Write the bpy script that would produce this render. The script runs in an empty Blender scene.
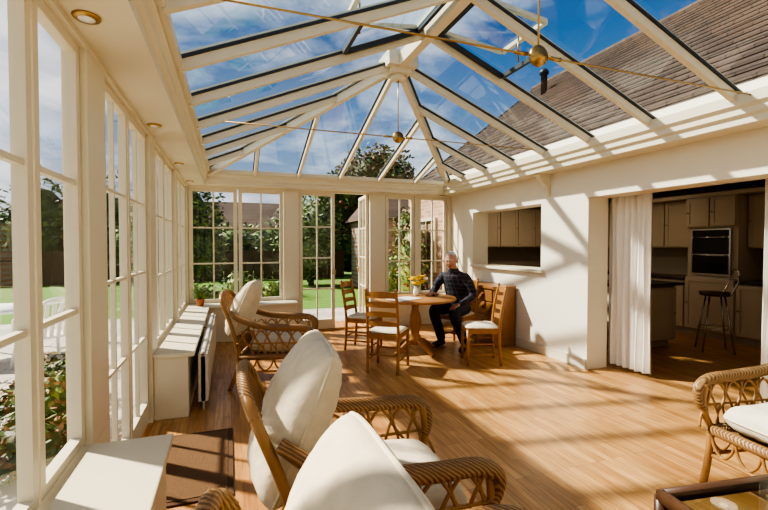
import bpy, math, random
from mathutils import Vector, Matrix, noise, Euler
random.seed(7)
V=Vector
PI=math.pi
# ---------------------------------------------------------------- materials
def newmat(name):
    m=bpy.data.materials.new(name); m.use_nodes=True
    nt=m.node_tree; b=nt.nodes['Principled BSDF']
    return m,nt,b
def L(nt,a,b): nt.links.new(a,b)
def simple(name,col,rough=.5,metal=0,spec=.5,noise_amt=.0,nscale=8,bump=0,bscale=60):
    m,nt,b=newmat(name)
    b.inputs['Base Color'].default_value=(*col,1); b.inputs['Roughness'].default_value=rough
    b.inputs['Metallic'].default_value=metal; b.inputs['Specular IOR Level'].default_value=spec
    tc=nt.nodes.new('ShaderNodeTexCoord')
    if noise_amt>0:
        n=nt.nodes.new('ShaderNodeTexNoise'); n.inputs['Scale'].default_value=nscale; n.inputs['Detail'].default_value=5
        L(nt,tc.outputs['Object'],n.inputs['Vector'])
        mx=nt.nodes.new('ShaderNodeMix'); mx.data_type='RGBA'
        mx.inputs[6].default_value=(*[c*(1-noise_amt) for c in col],1)
        mx.inputs[7].default_value=(*[min(1,c*(1+noise_amt)) for c in col],1)
        L(nt,n.outputs['Fac'],mx.inputs[0]); L(nt,mx.outputs[2],b.inputs['Base Color'])
    if bump>0:
        n=nt.nodes.new('ShaderNodeTexNoise'); n.inputs['Scale'].default_value=bscale; n.inputs['Detail'].default_value=3
        L(nt,tc.outputs['Object'],n.inputs['Vector'])
        bp=nt.nodes.new('ShaderNodeBump'); bp.inputs['Strength'].default_value=bump; bp.inputs['Distance'].default_value=.01
        L(nt,n.outputs['Fac'],bp.inputs['Height']); L(nt,bp.outputs[0],b.inputs['Normal'])
    return m
M_paint=simple('cream_paint',(.67,.61,.47),.4,noise_amt=.03,nscale=3)
M_wall=simple('wall_plaster',(.76,.70,.58),.7,noise_amt=.03,nscale=2,bump=.1,bscale=40)
M_brass=simple('brass',(.45,.30,.12),.35,metal=1)
M_steel=simple('steel',(.55,.55,.55),.2,metal=1)
M_dark=simple('dark_rubber',(.03,.035,.04),.5)
M_glassblk=simple('oven_glass',(.015,.015,.02),.1)
M_white=simple('white_plastic',(.85,.85,.85),.35)
M_rad=simple('radiator_enamel',(.55,.53,.48),.35)
M_cushion=simple('cream_fabric',(.66,.58,.44),.9,noise_amt=.16,nscale=22,bump=.5,bscale=22)
M_curtain=simple('curtain_cotton',(.84,.80,.74),.9,noise_amt=.04,nscale=20)
M_skin=simple('skin',(.50,.26,.17),.5,noise_amt=.1,nscale=20)
M_hair=simple('grey_hair',(.50,.47,.44),.8,noise_amt=.25,nscale=60,bump=.8,bscale=120)
M_trouser=simple('dark_trousers',(.018,.02,.03),.8,noise_amt=.3,nscale=12)
M_shoe=simple('shoe_leather',(.02,.013,.01),.35)
M_eye=simple('eye_white',(.6,.6,.6),.3)
M_lip=simple('lips',(.35,.12,.09),.5)
M_mat=simple('doormat_coir',(.17,.09,.04),.95,noise_amt=.3,nscale=60,bump=1,bscale=200)
M_mat2=simple('doormat_border',(.09,.045,.02),.95)
M_grass=simple('lawn_grass',(.10,.21,.025),.9,noise_amt=.35,nscale=6)
M_kit=simple('kitchen_units',(.55,.48,.36),.45,noise_amt=.06,nscale=4)
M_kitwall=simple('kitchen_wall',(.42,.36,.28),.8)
M_counter=simple('granite_counter',(.06,.05,.045),.25,noise_amt=.5,nscale=80)
M_yellow=simple('yellow_petals',(.90,.58,.02),.6)
M_stem=simple('stems',(.10,.22,.04),.7)
M_paper=simple('newspaper',(.65,.63,.6),.8,noise_amt=.3,nscale=40)
M_terracotta=simple('terracotta',(.35,.13,.06),.8)

def leafmat(name,c1,c2):
    m,nt,b=newmat(name)
    tc=nt.nodes.new('ShaderNodeTexCoord'); n=nt.nodes.new('ShaderNodeTexNoise'); n.inputs['Scale'].default_value=3; n.inputs['Detail'].default_value=8
    L(nt,tc.outputs['Object'],n.inputs['Vector'])
    r=nt.nodes.new('ShaderNodeValToRGB'); r.color_ramp.elements[0].position=.38; r.color_ramp.elements[1].position=.62
    r.color_ramp.elements[0].color=(*c1,1); r.color_ramp.elements[1].color=(*c2,1)
    L(nt,n.outputs['Fac'],r.inputs['Fac']); L(nt,r.outputs['Color'],b.inputs['Base Color']); b.inputs['Roughness'].default_value=.6
    return m
M_leaf=leafmat('leaves_green',(.02,.05,.012),(.11,.19,.035))
M_leaf2=leafmat('leaves_bright',(.06,.12,.018),(.28,.36,.08))
M_leaf3=leafmat('leaves_autumn',(.12,.06,.015),(.32,.17,.05))

def woodfloor():
    m,nt,b=newmat('laminate_floor')
    tc=nt.nodes.new('ShaderNodeTexCoord')
    mp=nt.nodes.new('ShaderNodeMapping'); mp.inputs['Rotation'].default_value=(0,0,PI/2)
    L(nt,tc.outputs['Object'],mp.inputs['Vector'])
    br=nt.nodes.new('ShaderNodeTexBrick'); br.inputs['Scale'].default_value=1
    br.inputs['Brick Width'].default_value=.55; br.inputs['Row Height'].default_value=.066
    br.inputs['Mortar Size'].default_value=.0012; br.inputs['Mortar Smooth'].default_value=.1; br.offset=.37; br.offset_frequency=3
    br.inputs['Color1'].default_value=(.43,.215,.075,1); br.inputs['Color2'].default_value=(.60,.345,.145,1)
    br.inputs['Mortar'].default_value=(.22,.10,.04,1)
    L(nt,mp.outputs[0],br.inputs['Vector'])
    mp2=nt.nodes.new('ShaderNodeMapping'); mp2.inputs['Scale'].default_value=(30,2.2,1)
    L(nt,tc.outputs['Object'],mp2.inputs['Vector'])
    n=nt.nodes.new('ShaderNodeTexNoise'); n.inputs['Scale'].default_value=1.5; n.inputs['Detail'].default_value=6
    L(nt,mp2.outputs[0],n.inputs['Vector'])
    mx=nt.nodes.new('ShaderNodeMix'); mx.data_type='RGBA'; mx.blend_type='MULTIPLY'; mx.inputs[0].default_value=.7
    rr=nt.nodes.new('ShaderNodeValToRGB'); rr.color_ramp.elements[0].color=(.55,.5,.45,1); rr.color_ramp.elements[1].color=(1.15,1.1,1.05,1)
    rr.color_ramp.elements[0].position=.3; rr.color_ramp.elements[1].position=.65
    L(nt,n.outputs['Fac'],rr.inputs['Fac'])
    L(nt,br.outputs['Color'],mx.inputs[6]); L(nt,rr.outputs['Color'],mx.inputs[7]); L(nt,mx.outputs[2],b.inputs['Base Color'])
    b.inputs['Roughness'].default_value=.34
    return m
M_floor=woodfloor()
def woodmat(name,c1,c2,rough=.35):
    m,nt,b=newmat(name)
    tc=nt.nodes.new('ShaderNodeTexCoord'); mp=nt.nodes.new('ShaderNodeMapping'); mp.inputs['Scale'].default_value=(14,14,2.5)
    L(nt,tc.outputs['Object'],mp.inputs['Vector'])
    n=nt.nodes.new('ShaderNodeTexNoise'); n.inputs['Scale'].default_value=2; n.inputs['Detail'].default_value=5; n.inputs['Distortion'].default_value=1
    L(nt,mp.outputs[0],n.inputs['Vector'])
    mx=nt.nodes.new('ShaderNodeMix'); mx.data_type='RGBA'; mx.inputs[6].default_value=(*c1,1); mx.inputs[7].default_value=(*c2,1)
    L(nt,n.outputs['Fac'],mx.inputs[0]); L(nt,mx.outputs[2],b.inputs['Base Color']); b.inputs['Roughness'].default_value=rough
    return m
M_wood=woodmat('honey_pine',(.28,.12,.035),(.45,.22,.08))
M_chest=woodmat('pine_chest',(.22,.09,.03),(.33,.15,.05))
M_dkwood=woodmat('dark_rattan_wood',(.05,.022,.012),(.12,.055,.025))
def wicker(name,c1,c2,sc=55):
    m,nt,b=newmat(name)
    tc=nt.nodes.new('ShaderNodeTexCoord')
    w=nt.nodes.new('ShaderNodeTexWave'); w.bands_direction='DIAGONAL'; w.inputs['Scale'].default_value=sc; w.inputs['Distortion'].default_value=2; w.inputs['Detail'].default_value=1
    L(nt,tc.outputs['Object'],w.inputs['Vector'])
    mx=nt.nodes.new('ShaderNodeMix'); mx.data_type='RGBA'; mx.inputs[6].default_value=(*c1,1); mx.inputs[7].default_value=(*c2,1)
    L(nt,w.outputs['Fac'],mx.inputs[0]); L(nt,mx.outputs[2],b.inputs['Base Color']); b.inputs['Roughness'].default_value=.4
    bp=nt.nodes.new('ShaderNodeBump'); bp.inputs['Strength'].default_value=.8; bp.inputs['Distance'].default_value=.004
    L(nt,w.outputs['Fac'],bp.inputs['Height']); L(nt,bp.outputs[0],b.inputs['Normal'])
    return m
M_wick=wicker('rattan_weave',(.15,.072,.026),(.38,.215,.09),30)
M_cane=simple('rattan_cane',(.33,.17,.06),.35,noise_amt=.25,nscale=10)
def shirt():
    m,nt,b=newmat('plaid_shirt')
    tc=nt.nodes.new('ShaderNodeTexCoord')
    sp=nt.nodes.new('ShaderNodeSeparateXYZ'); cb=nt.nodes.new('ShaderNodeCombineXYZ')
    ad=nt.nodes.new('ShaderNodeMath'); ad.operation='ADD'
    L(nt,tc.outputs['Object'],sp.inputs[0]); L(nt,sp.outputs[0],ad.inputs[0]); L(nt,sp.outputs[1],ad.inputs[1])
    L(nt,ad.outputs[0],cb.inputs[0]); L(nt,sp.outputs[2],cb.inputs[1])
    c=nt.nodes.new('ShaderNodeTexBrick'); c.inputs['Scale'].default_value=1; c.offset=0
    c.inputs['Brick Width'].default_value=.06; c.inputs['Row Height'].default_value=.06; c.inputs['Mortar Size'].default_value=.005
    c.inputs['Color1'].default_value=(.012,.013,.024,1); c.inputs['Color2'].default_value=(.03,.018,.022,1); c.inputs['Mortar'].default_value=(.075,.065,.08,1)
    L(nt,cb.outputs[0],c.inputs['Vector'])
    L(nt,c.outputs['Color'],b.inputs['Base Color']); b.inputs['Roughness'].default_value=.85
    return m
M_shirt=shirt()
def brickmat(name,a1,a2,c1,c2,mort,bw,rh,ms,scale=1):
    m,nt,b=newmat(name)
    tc=nt.nodes.new('ShaderNodeTexCoord'); sp=nt.nodes.new('ShaderNodeSeparateXYZ'); cb=nt.nodes.new('ShaderNodeCombineXYZ')
    L(nt,tc.outputs['Object'],sp.inputs[0]); L(nt,sp.outputs[a1],cb.inputs[0]); L(nt,sp.outputs[a2],cb.inputs[1])
    br=nt.nodes.new('ShaderNodeTexBrick'); br.inputs['Scale'].default_value=scale
    br.inputs['Brick Width'].default_value=bw; br.inputs['Row Height'].default_value=rh; br.inputs['Mortar Size'].default_value=ms
    br.inputs['Color1'].default_value=(*c1,1); br.inputs['Color2'].default_value=(*c2,1); br.inputs['Mortar'].default_value=(*mort,1)
    L(nt,cb.outputs[0],br.inputs['Vector']); L(nt,br.outputs['Color'],b.inputs['Base Color']); b.inputs['Roughness'].default_value=.85
    return m
M_brick=brickmat('brick_side',1,2,(.34,.19,.12),(.48,.30,.20),(.42,.38,.33),.22,.075,.008)
M_brickf=brickmat('brick_end',0,2,(.30,.15,.09),(.42,.24,.15),(.35,.32,.28),.22,.075,.008)
M_tile=brickmat('roof_tiles',1,2,(.068,.042,.030),(.105,.066,.047),(.03,.02,.015),.26,.5,.008)
M_patio=brickmat('patio_slabs',0,1,(.40,.37,.33),(.52,.49,.44),(.2,.19,.17),.6,.45,.008)

def glassmat(name,tint,base=.03,k=.5):
    m=bpy.data.materials.new(name); m.use_nodes=True; nt=m.node_tree; nt.nodes.clear()
    o=nt.nodes.new('ShaderNodeOutputMaterial'); t=nt.nodes.new('ShaderNodeBsdfTransparent'); g=nt.nodes.new('ShaderNodeBsdfGlossy')
    t.inputs[0].default_value=(*tint,1); g.inputs['Roughness'].default_value=.0; g.inputs['Color'].default_value=(1,1,1,1)
    lw=nt.nodes.new('ShaderNodeLayerWeight'); p=nt.nodes.new('ShaderNodeMath'); p.operation='POWER'; p.inputs[1].default_value=4
    ma=nt.nodes.new('ShaderNodeMath'); ma.operation='MULTIPLY_ADD'; ma.inputs[1].default_value=k; ma.inputs[2].default_value=base
    L(nt,lw.outputs['Facing'],p.inputs[0]); L(nt,p.outputs[0],ma.inputs[0])
    mx=nt.nodes.new('ShaderNodeMixShader'); L(nt,ma.outputs[0],mx.inputs[0]); L(nt,t.outputs[0],mx.inputs[1]); L(nt,g.outputs[0],mx.inputs[2]); L(nt,mx.outputs[0],o.inputs[0])
    return m
M_glass=glassmat('window_glass',(.95,.97,.96))
M_roofglass=glassmat('roof_glass',(.80,.91,.97),.05,.5)
M_tableglass=glassmat('table_glass',(.6,.62,.6),.02,.3)

# ---------------------------------------------------------------- mesh builder
class MB:
    def __init__(s): s.v=[];s.f=[];s.m=[];s.sm=[]
    def add(s,vs,fs,mat=0,smooth=False,M=None):
        o=len(s.v)
        for p in vs:
            p=V(p); s.v.append(M@p if M else p)
        for f in fs:
            s.f.append([i+o for i in f]); s.m.append(mat); s.sm.append(smooth)
    def box(s,a,b,mat=0,M=None):
        x0,y0,z0=a;x1,y1,z1=b
        s.add([(x0,y0,z0),(x1,y0,z0),(x1,y1,z0),(x0,y1,z0),(x0,y0,z1),(x1,y0,z1),(x1,y1,z1),(x0,y1,z1)],
              [(0,3,2,1),(4,5,6,7),(0,1,5,4),(1,2,6,5),(2,3,7,6),(3,0,4,7)],mat,False,M)
    def cbox(s,c,d,mat=0,M=None):
        s.box([c[i]-d[i]/2 for i in range(3)],[c[i]+d[i]/2 for i in range(3)],mat,M)
    def beam(s,p0,p1,w,h,mat=0,drop=0,M=None):
        p0=V(p0);p1=V(p1);d=(p1-p0);ln=d.length;d.normalize()
        sd=d.cross(V((0,0,1)))
        if sd.length<1e-4: sd=V((1,0,0))
        sd.normalize(); up=sd.cross(d).normalized()
        R=Matrix((( d.x,sd.x,up.x,p0.x),(d.y,sd.y,up.y,p0.y),(d.z,sd.z,up.z,p0.z),(0,0,0,1)))
        if M: R=M@R
        s.box((0,-w/2,-h-drop),(ln,w/2,-drop),mat,R)
    def tube(s,pts,r,seg=8,mat=0,closed=False,M=None,flat=1):
        pts=[V(p) for p in pts];n=len(pts)
        rs=r if isinstance(r,(list,tuple)) else [r]*n
        vs=[];fs=[];prev=None
        for i,p in enumerate(pts):
            if closed: t=pts[(i+1)%n]-pts[i-1]
            else: t=pts[min(i+1,n-1)]-pts[max(i-1,0)]
            if t.length<1e-9: t=V((0,0,1))
            t.normalize()
            if prev is None:
                a=V((0,0,1)) if abs(t.z)<.9 else V((1,0,0))
                u=a.cross(t).normalized()
            else:
                u=prev-t*prev.dot(t)
                if u.length<1e-6: u=V((1,0,0)).cross(t)
                u.normalize()
            prev=u; w=t.cross(u)
            for k in range(seg):
                an=2*PI*k/seg
                vs.append(p+u*math.cos(an)*rs[i]+w*math.sin(an)*rs[i]*flat)
        m=n if closed else n-1
        for i in range(m):
            for k in range(seg):
                a=i*seg+k;b=i*seg+(k+1)%seg;c=((i+1)%n)*seg+(k+1)%seg;d=((i+1)%n)*seg+k
                fs.append((a,b,c,d))
        if not closed:
            fs.append(tuple(reversed(range(seg)))); fs.append(tuple((n-1)*seg+k for k in range(seg)))
        s.add(vs,fs,mat,True,M)
    def lathe(s,prof,c=(0,0,0),seg=20,mat=0,M=None):
        vs=[];fs=[]
        for r,z in prof:
            for k in range(seg):
                a=2*PI*k/seg; vs.append((c[0]+r*math.cos(a),c[1]+r*math.sin(a),c[2]+z))
        for i in range(len(prof)-1):
            for k in range(seg):
                fs.append((i*seg+k,i*seg+(k+1)%seg,(i+1)*seg+(k+1)%seg,(i+1)*seg+k))
        fs.append(tuple(reversed(range(seg)))); fs.append(tuple((len(prof)-1)*seg+k for k in range(seg)))
        s.add(vs,fs,mat,True,M)
    def sph(s,c,r,seg=12,mat=0,M=None):
        rx,ry,rz=(r,r,r) if not isinstance(r,(tuple,list)) else r
        vs=[];fs=[];n=seg//2+2
        for i in range(n+1):
            t=PI*i/n
            for k in range(seg):
                a=2*PI*k/seg; q=max(math.sin(t),.001)
                vs.append((c[0]+rx*q*math.cos(a),c[1]+ry*q*math.sin(a),c[2]-rz*math.cos(t)))
        for i in range(n):
            for k in range(seg): fs.append((i*seg+k,i*seg+(k+1)%seg,(i+1)*seg+(k+1)%seg,(i+1)*seg+k))
        fs.append(tuple(reversed(range(seg)))); fs.append(tuple(n*seg+k for k in range(seg)))
        s.add(vs,fs,mat,True,M)
    def pillow(s,w,h,t,M,mat=0,e=2.5,n=18,seed=0,sag=0):
        def rnd(u,v):
            k=1-.10*(u*u*v*v)**1.5
            x=u*w/2*(1-.035*(1-v*v)*abs(u))*k; y=v*h/2*(1-.035*(1-u*u)*abs(v))*k
            return x,y
        for sgn in (1,-1):
            vs=[];fs=[]
            for i in range(n+1):
                for j in range(n+1):
                    u=math.sin((2*i/n-1)*PI/2);v=math.sin((2*j/n-1)*PI/2)
                    x,y=rnd(u,v)
                    z=t/2*max(0,1-abs(u)**e)**.5*max(0,1-abs(v)**e)**.5
                    z*=1+.22*noise.noise(V((u*2.0+seed,v*2.0,sgn*3)))+.09*noise.noise(V((u*6+seed,v*6,sgn*3)))
                    z*=1+sag*(-x/w)
                    vs.append((x,y,sgn*z))
            for i in range(n):
                for j in range(n):
                    a=i*(n+1)+j;q=(a,a+1,a+n+2,a+n+1)
                    fs.append(q if sgn<0 else tuple(reversed(q)))
            s.add(vs,fs,mat,True,M)
        pts=[]
        for k in range(60):
            a=2*PI*k/60; c=math.cos(a);d=math.sin(a)
            q=max(abs(c),abs(d)); c/=q;d/=q
            x,y=rnd(c,d); pts.append((x,y,0))
        s.tube(pts,.007,6,mat,True,M)
    def build(s,name,mats,loc=(0,0,0),rz=0,parent=None,bevel=0):
        me=bpy.data.meshes.new(name); me.from_pydata([tuple(p) for p in s.v],[],s.f)
        for m in mats: me.materials.append(m)
        for p,mi,sm in zip(me.polygons,s.m,s.sm): p.material_index=mi; p.use_smooth=sm
        me.validate(); me.update()
        ob=bpy.data.objects.new(name,me); bpy.context.scene.collection.objects.link(ob)
        ob.location=loc; ob.rotation_euler=(0,0,rz)
        if parent: ob.parent=parent
        if bevel:
            b=ob.modifiers.new('bevel','BEVEL'); b.width=bevel; b.segments=2; b.limit_method='ANGLE'; b.angle_limit=math.radians(55)
        return ob
def cat(pts,n=6,closed=False):
    P=[V(p) for p in pts];out=[];N=len(P)
    rng=range(N if closed else N-1)
    for i in rng:
        if closed: p0,p1,p2,p3=P[i-1],P[i],P[(i+1)%N],P[(i+2)%N]
        else: p0,p1,p2,p3=P[max(i-1,0)],P[i],P[i+1],P[min(i+2,N-1)]
        for k in range(n):
            t=k/n
            out.append(.5*((2*p1)+(-p0+p2)*t+(2*p0-5*p1+4*p2-p3)*t*t+(-p0+3*p1-3*p2+p3)*t**3))
    if not closed: out.append(P[-1])
    return out
def empty(name,loc=(0,0,0),rz=0):
    e=bpy.data.objects.new(name,None); bpy.context.scene.collection.objects.link(e); e.location=loc; e.rotation_euler=(0,0,rz); e.empty_display_size=.1
    return e
def one(name,a,b,mat,bevel=0):
    m=MB(); m.box(a,b); return m.build(name,[mat],bevel=bevel)

XL,XR,YB,YF=-.65,3.9,7.2,-1.6
HEAD=2.33; SOF=2.36; EAV=2.56; XM=1.7; RID=3.4; HY=4.3
SILL=.55
# ---------------------------------------------------------------- shell
one('floor',(-.72,YF-.1,-.12),(7.7,8.0,0),M_floor)
one('ground_patio',(-14,-8,-.22),(14,10.6,-.135),M_patio)
one('ground_lawn',(-45,10.6,-.24),(45,70,-.13),M_grass)
one('ground_lawn',(-45,-8,-.24),(-14,10.6,-.13),M_grass)

m=MB()
def lw(y0,y1,z0,z1,x0=XL-.05,x1=XL+.05): m.box((x0,y0,z0),(x1,y1,z1))
lw(YF,2.3,0,SILL-.02); lw(3.92,YB,0,SILL-.02)
lw(2.29,2.59,SILL-.02,HEAD); lw(2.3,2.59,0,SILL-.02)
lw(3.9,4.17,SILL-.02,HEAD); lw(3.9,3.92,0,SILL-.02)
lw(5.56,5.74,SILL-.02,HEAD,XL-.05,XL+.06); lw(7.08,YB+.05,SILL-.02,HEAD)
lw(YF,YB+.05,HEAD,SOF+.02)
m.build('wall_left',[M_paint],bevel=.004)
m=MB()
def bw(x0,x1,z0,z1,y0=YB-.05,y1=YB+.05): m.box((x0,y0,z0),(x1,y1,z1))
bw(XL+.05,.83,0,SILL-.02); bw(.83,1.07,0,HEAD,YB-.06,YB+.06); bw(2.3,2.58,0,HEAD,YB-.06,YB+.06)
bw(2.58,XR,0,SILL-.02); bw(3.82,XR,SILL-.02,HEAD); bw(3.16,3.22,SILL-.02,HEAD)
bw(XL+.05,XR,HEAD,SOF+.02)
m.build('wall_back',[M_paint],bevel=.004)
m=MB()
for (y0,y1,z0,z1) in [(6.4,YB+.06,0,2.75),(4.69,6.4,0,1.08),(4.69,6.4,2.0,2.75),(3.89,4.69,0,2.75),(2.1,3.89,2.0,2.75),(YF,2.1,0,2.75)]:
    m.box((XR,y0,z0),(4.2,y1,z1))
m.build('wall_right',[M_wall])
m=MB()
m.add([(XL-.05,YF-.1,0),(4.2,YF-.1,0),(4.2,YF-.1,2.75),(3.7,YF-.1,2.6),(XM,YF-.1,3.45),(-.3,YF-.1,2.6),(XL-.05,YF-.1,2.5),
       (XL-.05,YF,0),(4.2,YF,0),(4.2,YF,2.75),(3.7,YF,2.6),(XM,YF,3.45),(-.3,YF,2.6),(XL-.05,YF,2.5)],
      [(0,1,2,3,4,5,6),(13,12,11,10,9,8,7)]+[(i,i+7,(i+1)%7+7,(i+1)%7) for i in range(7)])
m.build('wall_front',[M_wall])
m=MB()
m.box((XL+.05,YF,0),(-.29,2.22,SILL-.035)); m.box((XL+.05,YF,SILL-.035),(-.26,2.26,SILL))
m.build('window_seat_ledge',[M_paint],bevel=.006)
m=MB()
m.box((XL+.05,3.94,0),(-.34,YB-.06,SILL-.035)); m.box((XL+.05,3.92,SILL-.035),(-.29,YB-.06,SILL))
m.box((-.34,YB-.38,0),(.98,YB-.06,SILL-.035)); m.box((-.29,YB-.42,SILL-.035),(1.0,YB-.06,SILL))
m.build('window_seat_ledge',[M_paint],bevel=.006)
m=MB(); m.box((2.6,YB-.2,SILL-.035),(XR-.01,YB-.04,SILL)); m.build('trim_1',[M_paint],bevel=.005)
prof=[(.36,SOF),(0,SOF),(0,SOF+.05),(-.025,SOF+.07),(-.025,SOF+.11),(-.05,SOF+.14),(-.05,EAV+.02),(.36,EAV+.06)]
def cornice(name,fn,a,b,wmax):
    m=MB();n=len(prof);vs=[]
    for t in (a,b):
        for o,z in prof: vs.append(fn(min(o,wmax),z,t))
    m.add(vs,[(i,(i+1)%n,n+(i+1)%n,n+i) for i in range(n)]+[tuple(range(n)),tuple(range(2*n-1,n-1,-1))])
    bm=m.build(name,[M_paint]); return bm
cornice('trim_2',lambda o,z,t:(-.35-o,t,z),YF,YB+.05,.35)
cornice('trim_3',lambda o,z,t:(3.64+o,t,z),YF,YB,.26)
cornice('trim_4',lambda o,z,t:(t,6.95+o,z),-.36,3.69,.30)
one('baseboard_right',(XR-.018,3.9,0),(XR,YB-.05,.12),M_paint,.003)
one('baseboard_right',(XR-.018,YF,0),(XR,2.0,.12),M_paint,.003)
one('baseboard_back',(2.6,YB-.07,0),(XR-.02,YB-.05,.12),M_paint,.003)
m=MB(); m.box((XR-.06,4.62,1.08),(4.34,6.4,1.12)); m.build('trim_5',[M_paint],bevel=.006)

def leaf(name,p,ang,w,z0,z1,cols,rows,door=False,fr=.055,bar=.022,handle=None):
    m=MB(); h=z1-z0; d=.045; bot=.16 if door else fr
    m.box((0,-d/2,0),(fr,d/2,h)); m.box((w-fr,-d/2,0),(w,d/2,h)); m.box((fr,-d/2,0),(w-fr,d/2,bot)); m.box((fr,-d/2,h-fr),(w-fr,d/2,h))
    for c in range(1,cols):
        x=fr+(w-2*fr)*c/cols; m.box((x-bar/2,-.014,bot),(x+bar/2,.014,h-fr))
    for r in range(1,rows):
        z=bot+(h-bot-fr)*r/rows; m.box((fr,-.0139,z-bar/2),(w-fr,.0139,z+bar/2))
    m.add([(fr,0,bot),(w-fr,0,bot),(w-fr,0,h-fr),(fr,0,h-fr)],[(0,1,2,3)],1)
    if handle is not None:
        for sd in (-1,1):
            m.cbox((handle,sd*(d/2+.003),h*.42),(.018,.006,.09),2)
            m.tube([(handle,sd*(d/2+.005),h*.43),(handle,sd*(d/2+.025),h*.43),(handle,sd*(d/2+.025),h*.43-.07)],.006,8,2)
    return m.build(name,[M_paint,M_glass,M_brass],(p[0],p[1],z0),ang)
wn=[0];dn=[0]
def win(*a,**k): wn[0]+=1; return leaf('window_%d'%wn[0],*a,**k)
def dor(*a,**k): dn[0]+=1; return leaf('door_%d'%dn[0],*a,door=True,**k)
A=PI/2
for y0,y1 in [(-1.58,-1.06),(-1.04,-.56),(-.54,-.06),(-.04,.39),(.41,.85),(.87,1.31),(1.33,1.78),(1.80,2.28)]:
    win((XL,y0),A,y1-y0,SILL,HEAD,1,3,fr=.042)
dor((XL,2.6),A,.63,.03,HEAD,2,4,fr=.045,bar=.018); dor((XL,3.25),A,.64,.03,HEAD,2,4,fr=.045,bar=.018)
for y0,y1 in [(4.18,4.86),(4.88,5.55),(5.75,6.4),(6.42,7.07)]: win((XL,y0),A,y1-y0,SILL,HEAD,2,3,fr=.045,bar=.018)
for x0,x1 in [(-.59,.11),(.13,.82)]: win((x0,YB),0,x1-x0,SILL,HEAD,2,3)
dor((1.08,YB),0,.6,.03,HEAD,2,4,handle=.57)
dor((2.27,YB+.03),math.radians(86),.6,.03,HEAD,2,4,handle=.57)
win((2.6,YB),0,.55,SILL,HEAD,2,3); win((3.23,YB),0,.58,SILL,HEAD,2,3)
m=MB(); m.box((1.07,YB-.05,0),(2.3,YB+.05,.025)); m.build('trim_6',[M_brass])

# roof ------------------------------------------------------------
m=MB()
m.beam((XM,YF,RID+.03),(XM,HY,RID+.03),.09,.13,0)
def raf(p0,p1,w=.042,h=.062):
    m.beam(p0,p1,w,h,0,.0); 
    q=V((0,0,.020)); m.beam(V(p0)+q,V(p1)+q,w*1.7,.018,2)
    m.beam(V(p0)+q*2,V(p1)+q*2,w*1.1,.018,0)
ys=[HY-.7*k for k in range(0,9)]
EX0,EX1,EY=-.3,3.7,6.9
for y in ys:
    raf((XM,y,RID),(EX1,y,EAV)); raf((XM,y,RID),(EX0,y,EAV))
for X in (EX0,EX1): raf((XM,HY,RID),(X,EY,EAV),.065,.09)
for y in (4.95,5.6,6.25):
    t=(y-HY)/(EY-HY)
    raf((XM+2*t,y,RID-.84*t),(EX1,y,EAV)); raf((XM-2*t,y,RID-.84*t),(EX0,y,EAV))
for dx in (-1.33,-.67,0,.67,1.33):
    t=abs(dx)/2; raf((XM+dx,HY+2.6*t,RID-.84*t),(XM+dx,EY,EAV))
m.cbox((XM,HY,RID-.02),(.32,.32,.15)); m.cbox((XM,HY,RID-.12),(.22,.22,.06)); m.lathe([(.07,-.2),(.09,-.15)],(XM,HY,RID),16,0)
m.beam((EX0,YF,EAV+.02),(EX0,EY,EAV+.02),.07,.06,0); m.beam((EX1,YF,EAV+.02),(EX1,EY,EAV+.02),.07,.06,0); m.beam((EX0,EY,EAV+.02),(EX1,EY,EAV+.02),.07,.06,0)
g=.012
m.add([(XM,YF,RID+g),(XM,HY,RID+g),(EX1,EY,EAV+g),(EX1,YF,EAV+g)],[(0,1,2,3)],1)
m.add([(XM,YF,RID+g),(XM,HY,RID+g),(EX0,EY,EAV+g),(EX0,YF,EAV+g)],[(3,2,1,0)],1)
m.add([(XM,HY,RID+g),(EX1,EY,EAV+g),(EX0,EY,EAV+g)],[(0,1,2)],1)
for sg in (1,-1):
    for y in (3.25,1.15):
        a=math.atan(.42)
        def P(s,yy,up): 
            return V((XM+sg*s*math.cos(a),yy,RID-s*math.sin(a)+up))
        c0,c1=.12,.85
        u=.05
        q=[P(c0,y-.3,u),P(c0,y+.3,u),P(c1,y+.3,u+.20),P(c1,y-.3,u+.20)]
        for i in range(4): m.beam(q[i],q[(i+1)%4],.04,.035,0)
        m.add(q,[(0,1,2,3)],1)
        q2=[P(c0,y-.3,.02),P(c0,y+.3,.02),P(c1,y+.3,.02),P(c1,y-.3,.02)]
        for i in range(4): m.beam(q2[i],q2[(i+1)%4],.03,.04,2)
        m.tube([P(c1-.05,y,.0),P(c1-.05,y,.24)],.008,6,3)
m.build('ceiling_glass_roof',[M_paint,M_roofglass,M_dark,M_brass])
def tierod(y,z):
    m=MB()
    m.tube([(-.36,y,z),(3.68,y,z)],.006,8,0)
    m.tube([(XM,y,z),(XM,y,RID-.1)],.006,8,0)
    Mx=Matrix.Translation((XM,y,z))@Matrix.Rotation(PI/2,4,'X')
    m.lathe([(.0,-.035),(.03,-.035),(.035,-.018),(.06,-.012),(.06,.012),(.035,.018),(.03,.035),(0,.035)],(0,0,0),20,0,Mx)
    for x in (-.32,3.62): m.sph((x,y,z),.025,10,0)
    for x in (XM-.12,XM+.12): m.tube([(x-.04,y,z),(x+.04,y,z)],.012,8,0)
    m.sph((XM,y,RID-.1),.025,10,0)
    m.build('brass_tie_rod',[M_brass])
tierod(4.3,2.6); tierod(2.08,2.55)
for y in (.4,2.03,3.67,5.3,6.7):
    m=MB(); m.lathe([(.045,-.012),(.05,-.006),(.05,0)],(0,0,0),20,0); m.lathe([(.03,-.014),(.03,-.011)],(0,0,0),16,1)
    m.build('recessed_downlight',[M_brass,M_white],(-.53,y,SOF))
m=MB()
m.box((XR-.2,4.5,SOF-.03),(XR,4.6,SOF)); 
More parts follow.
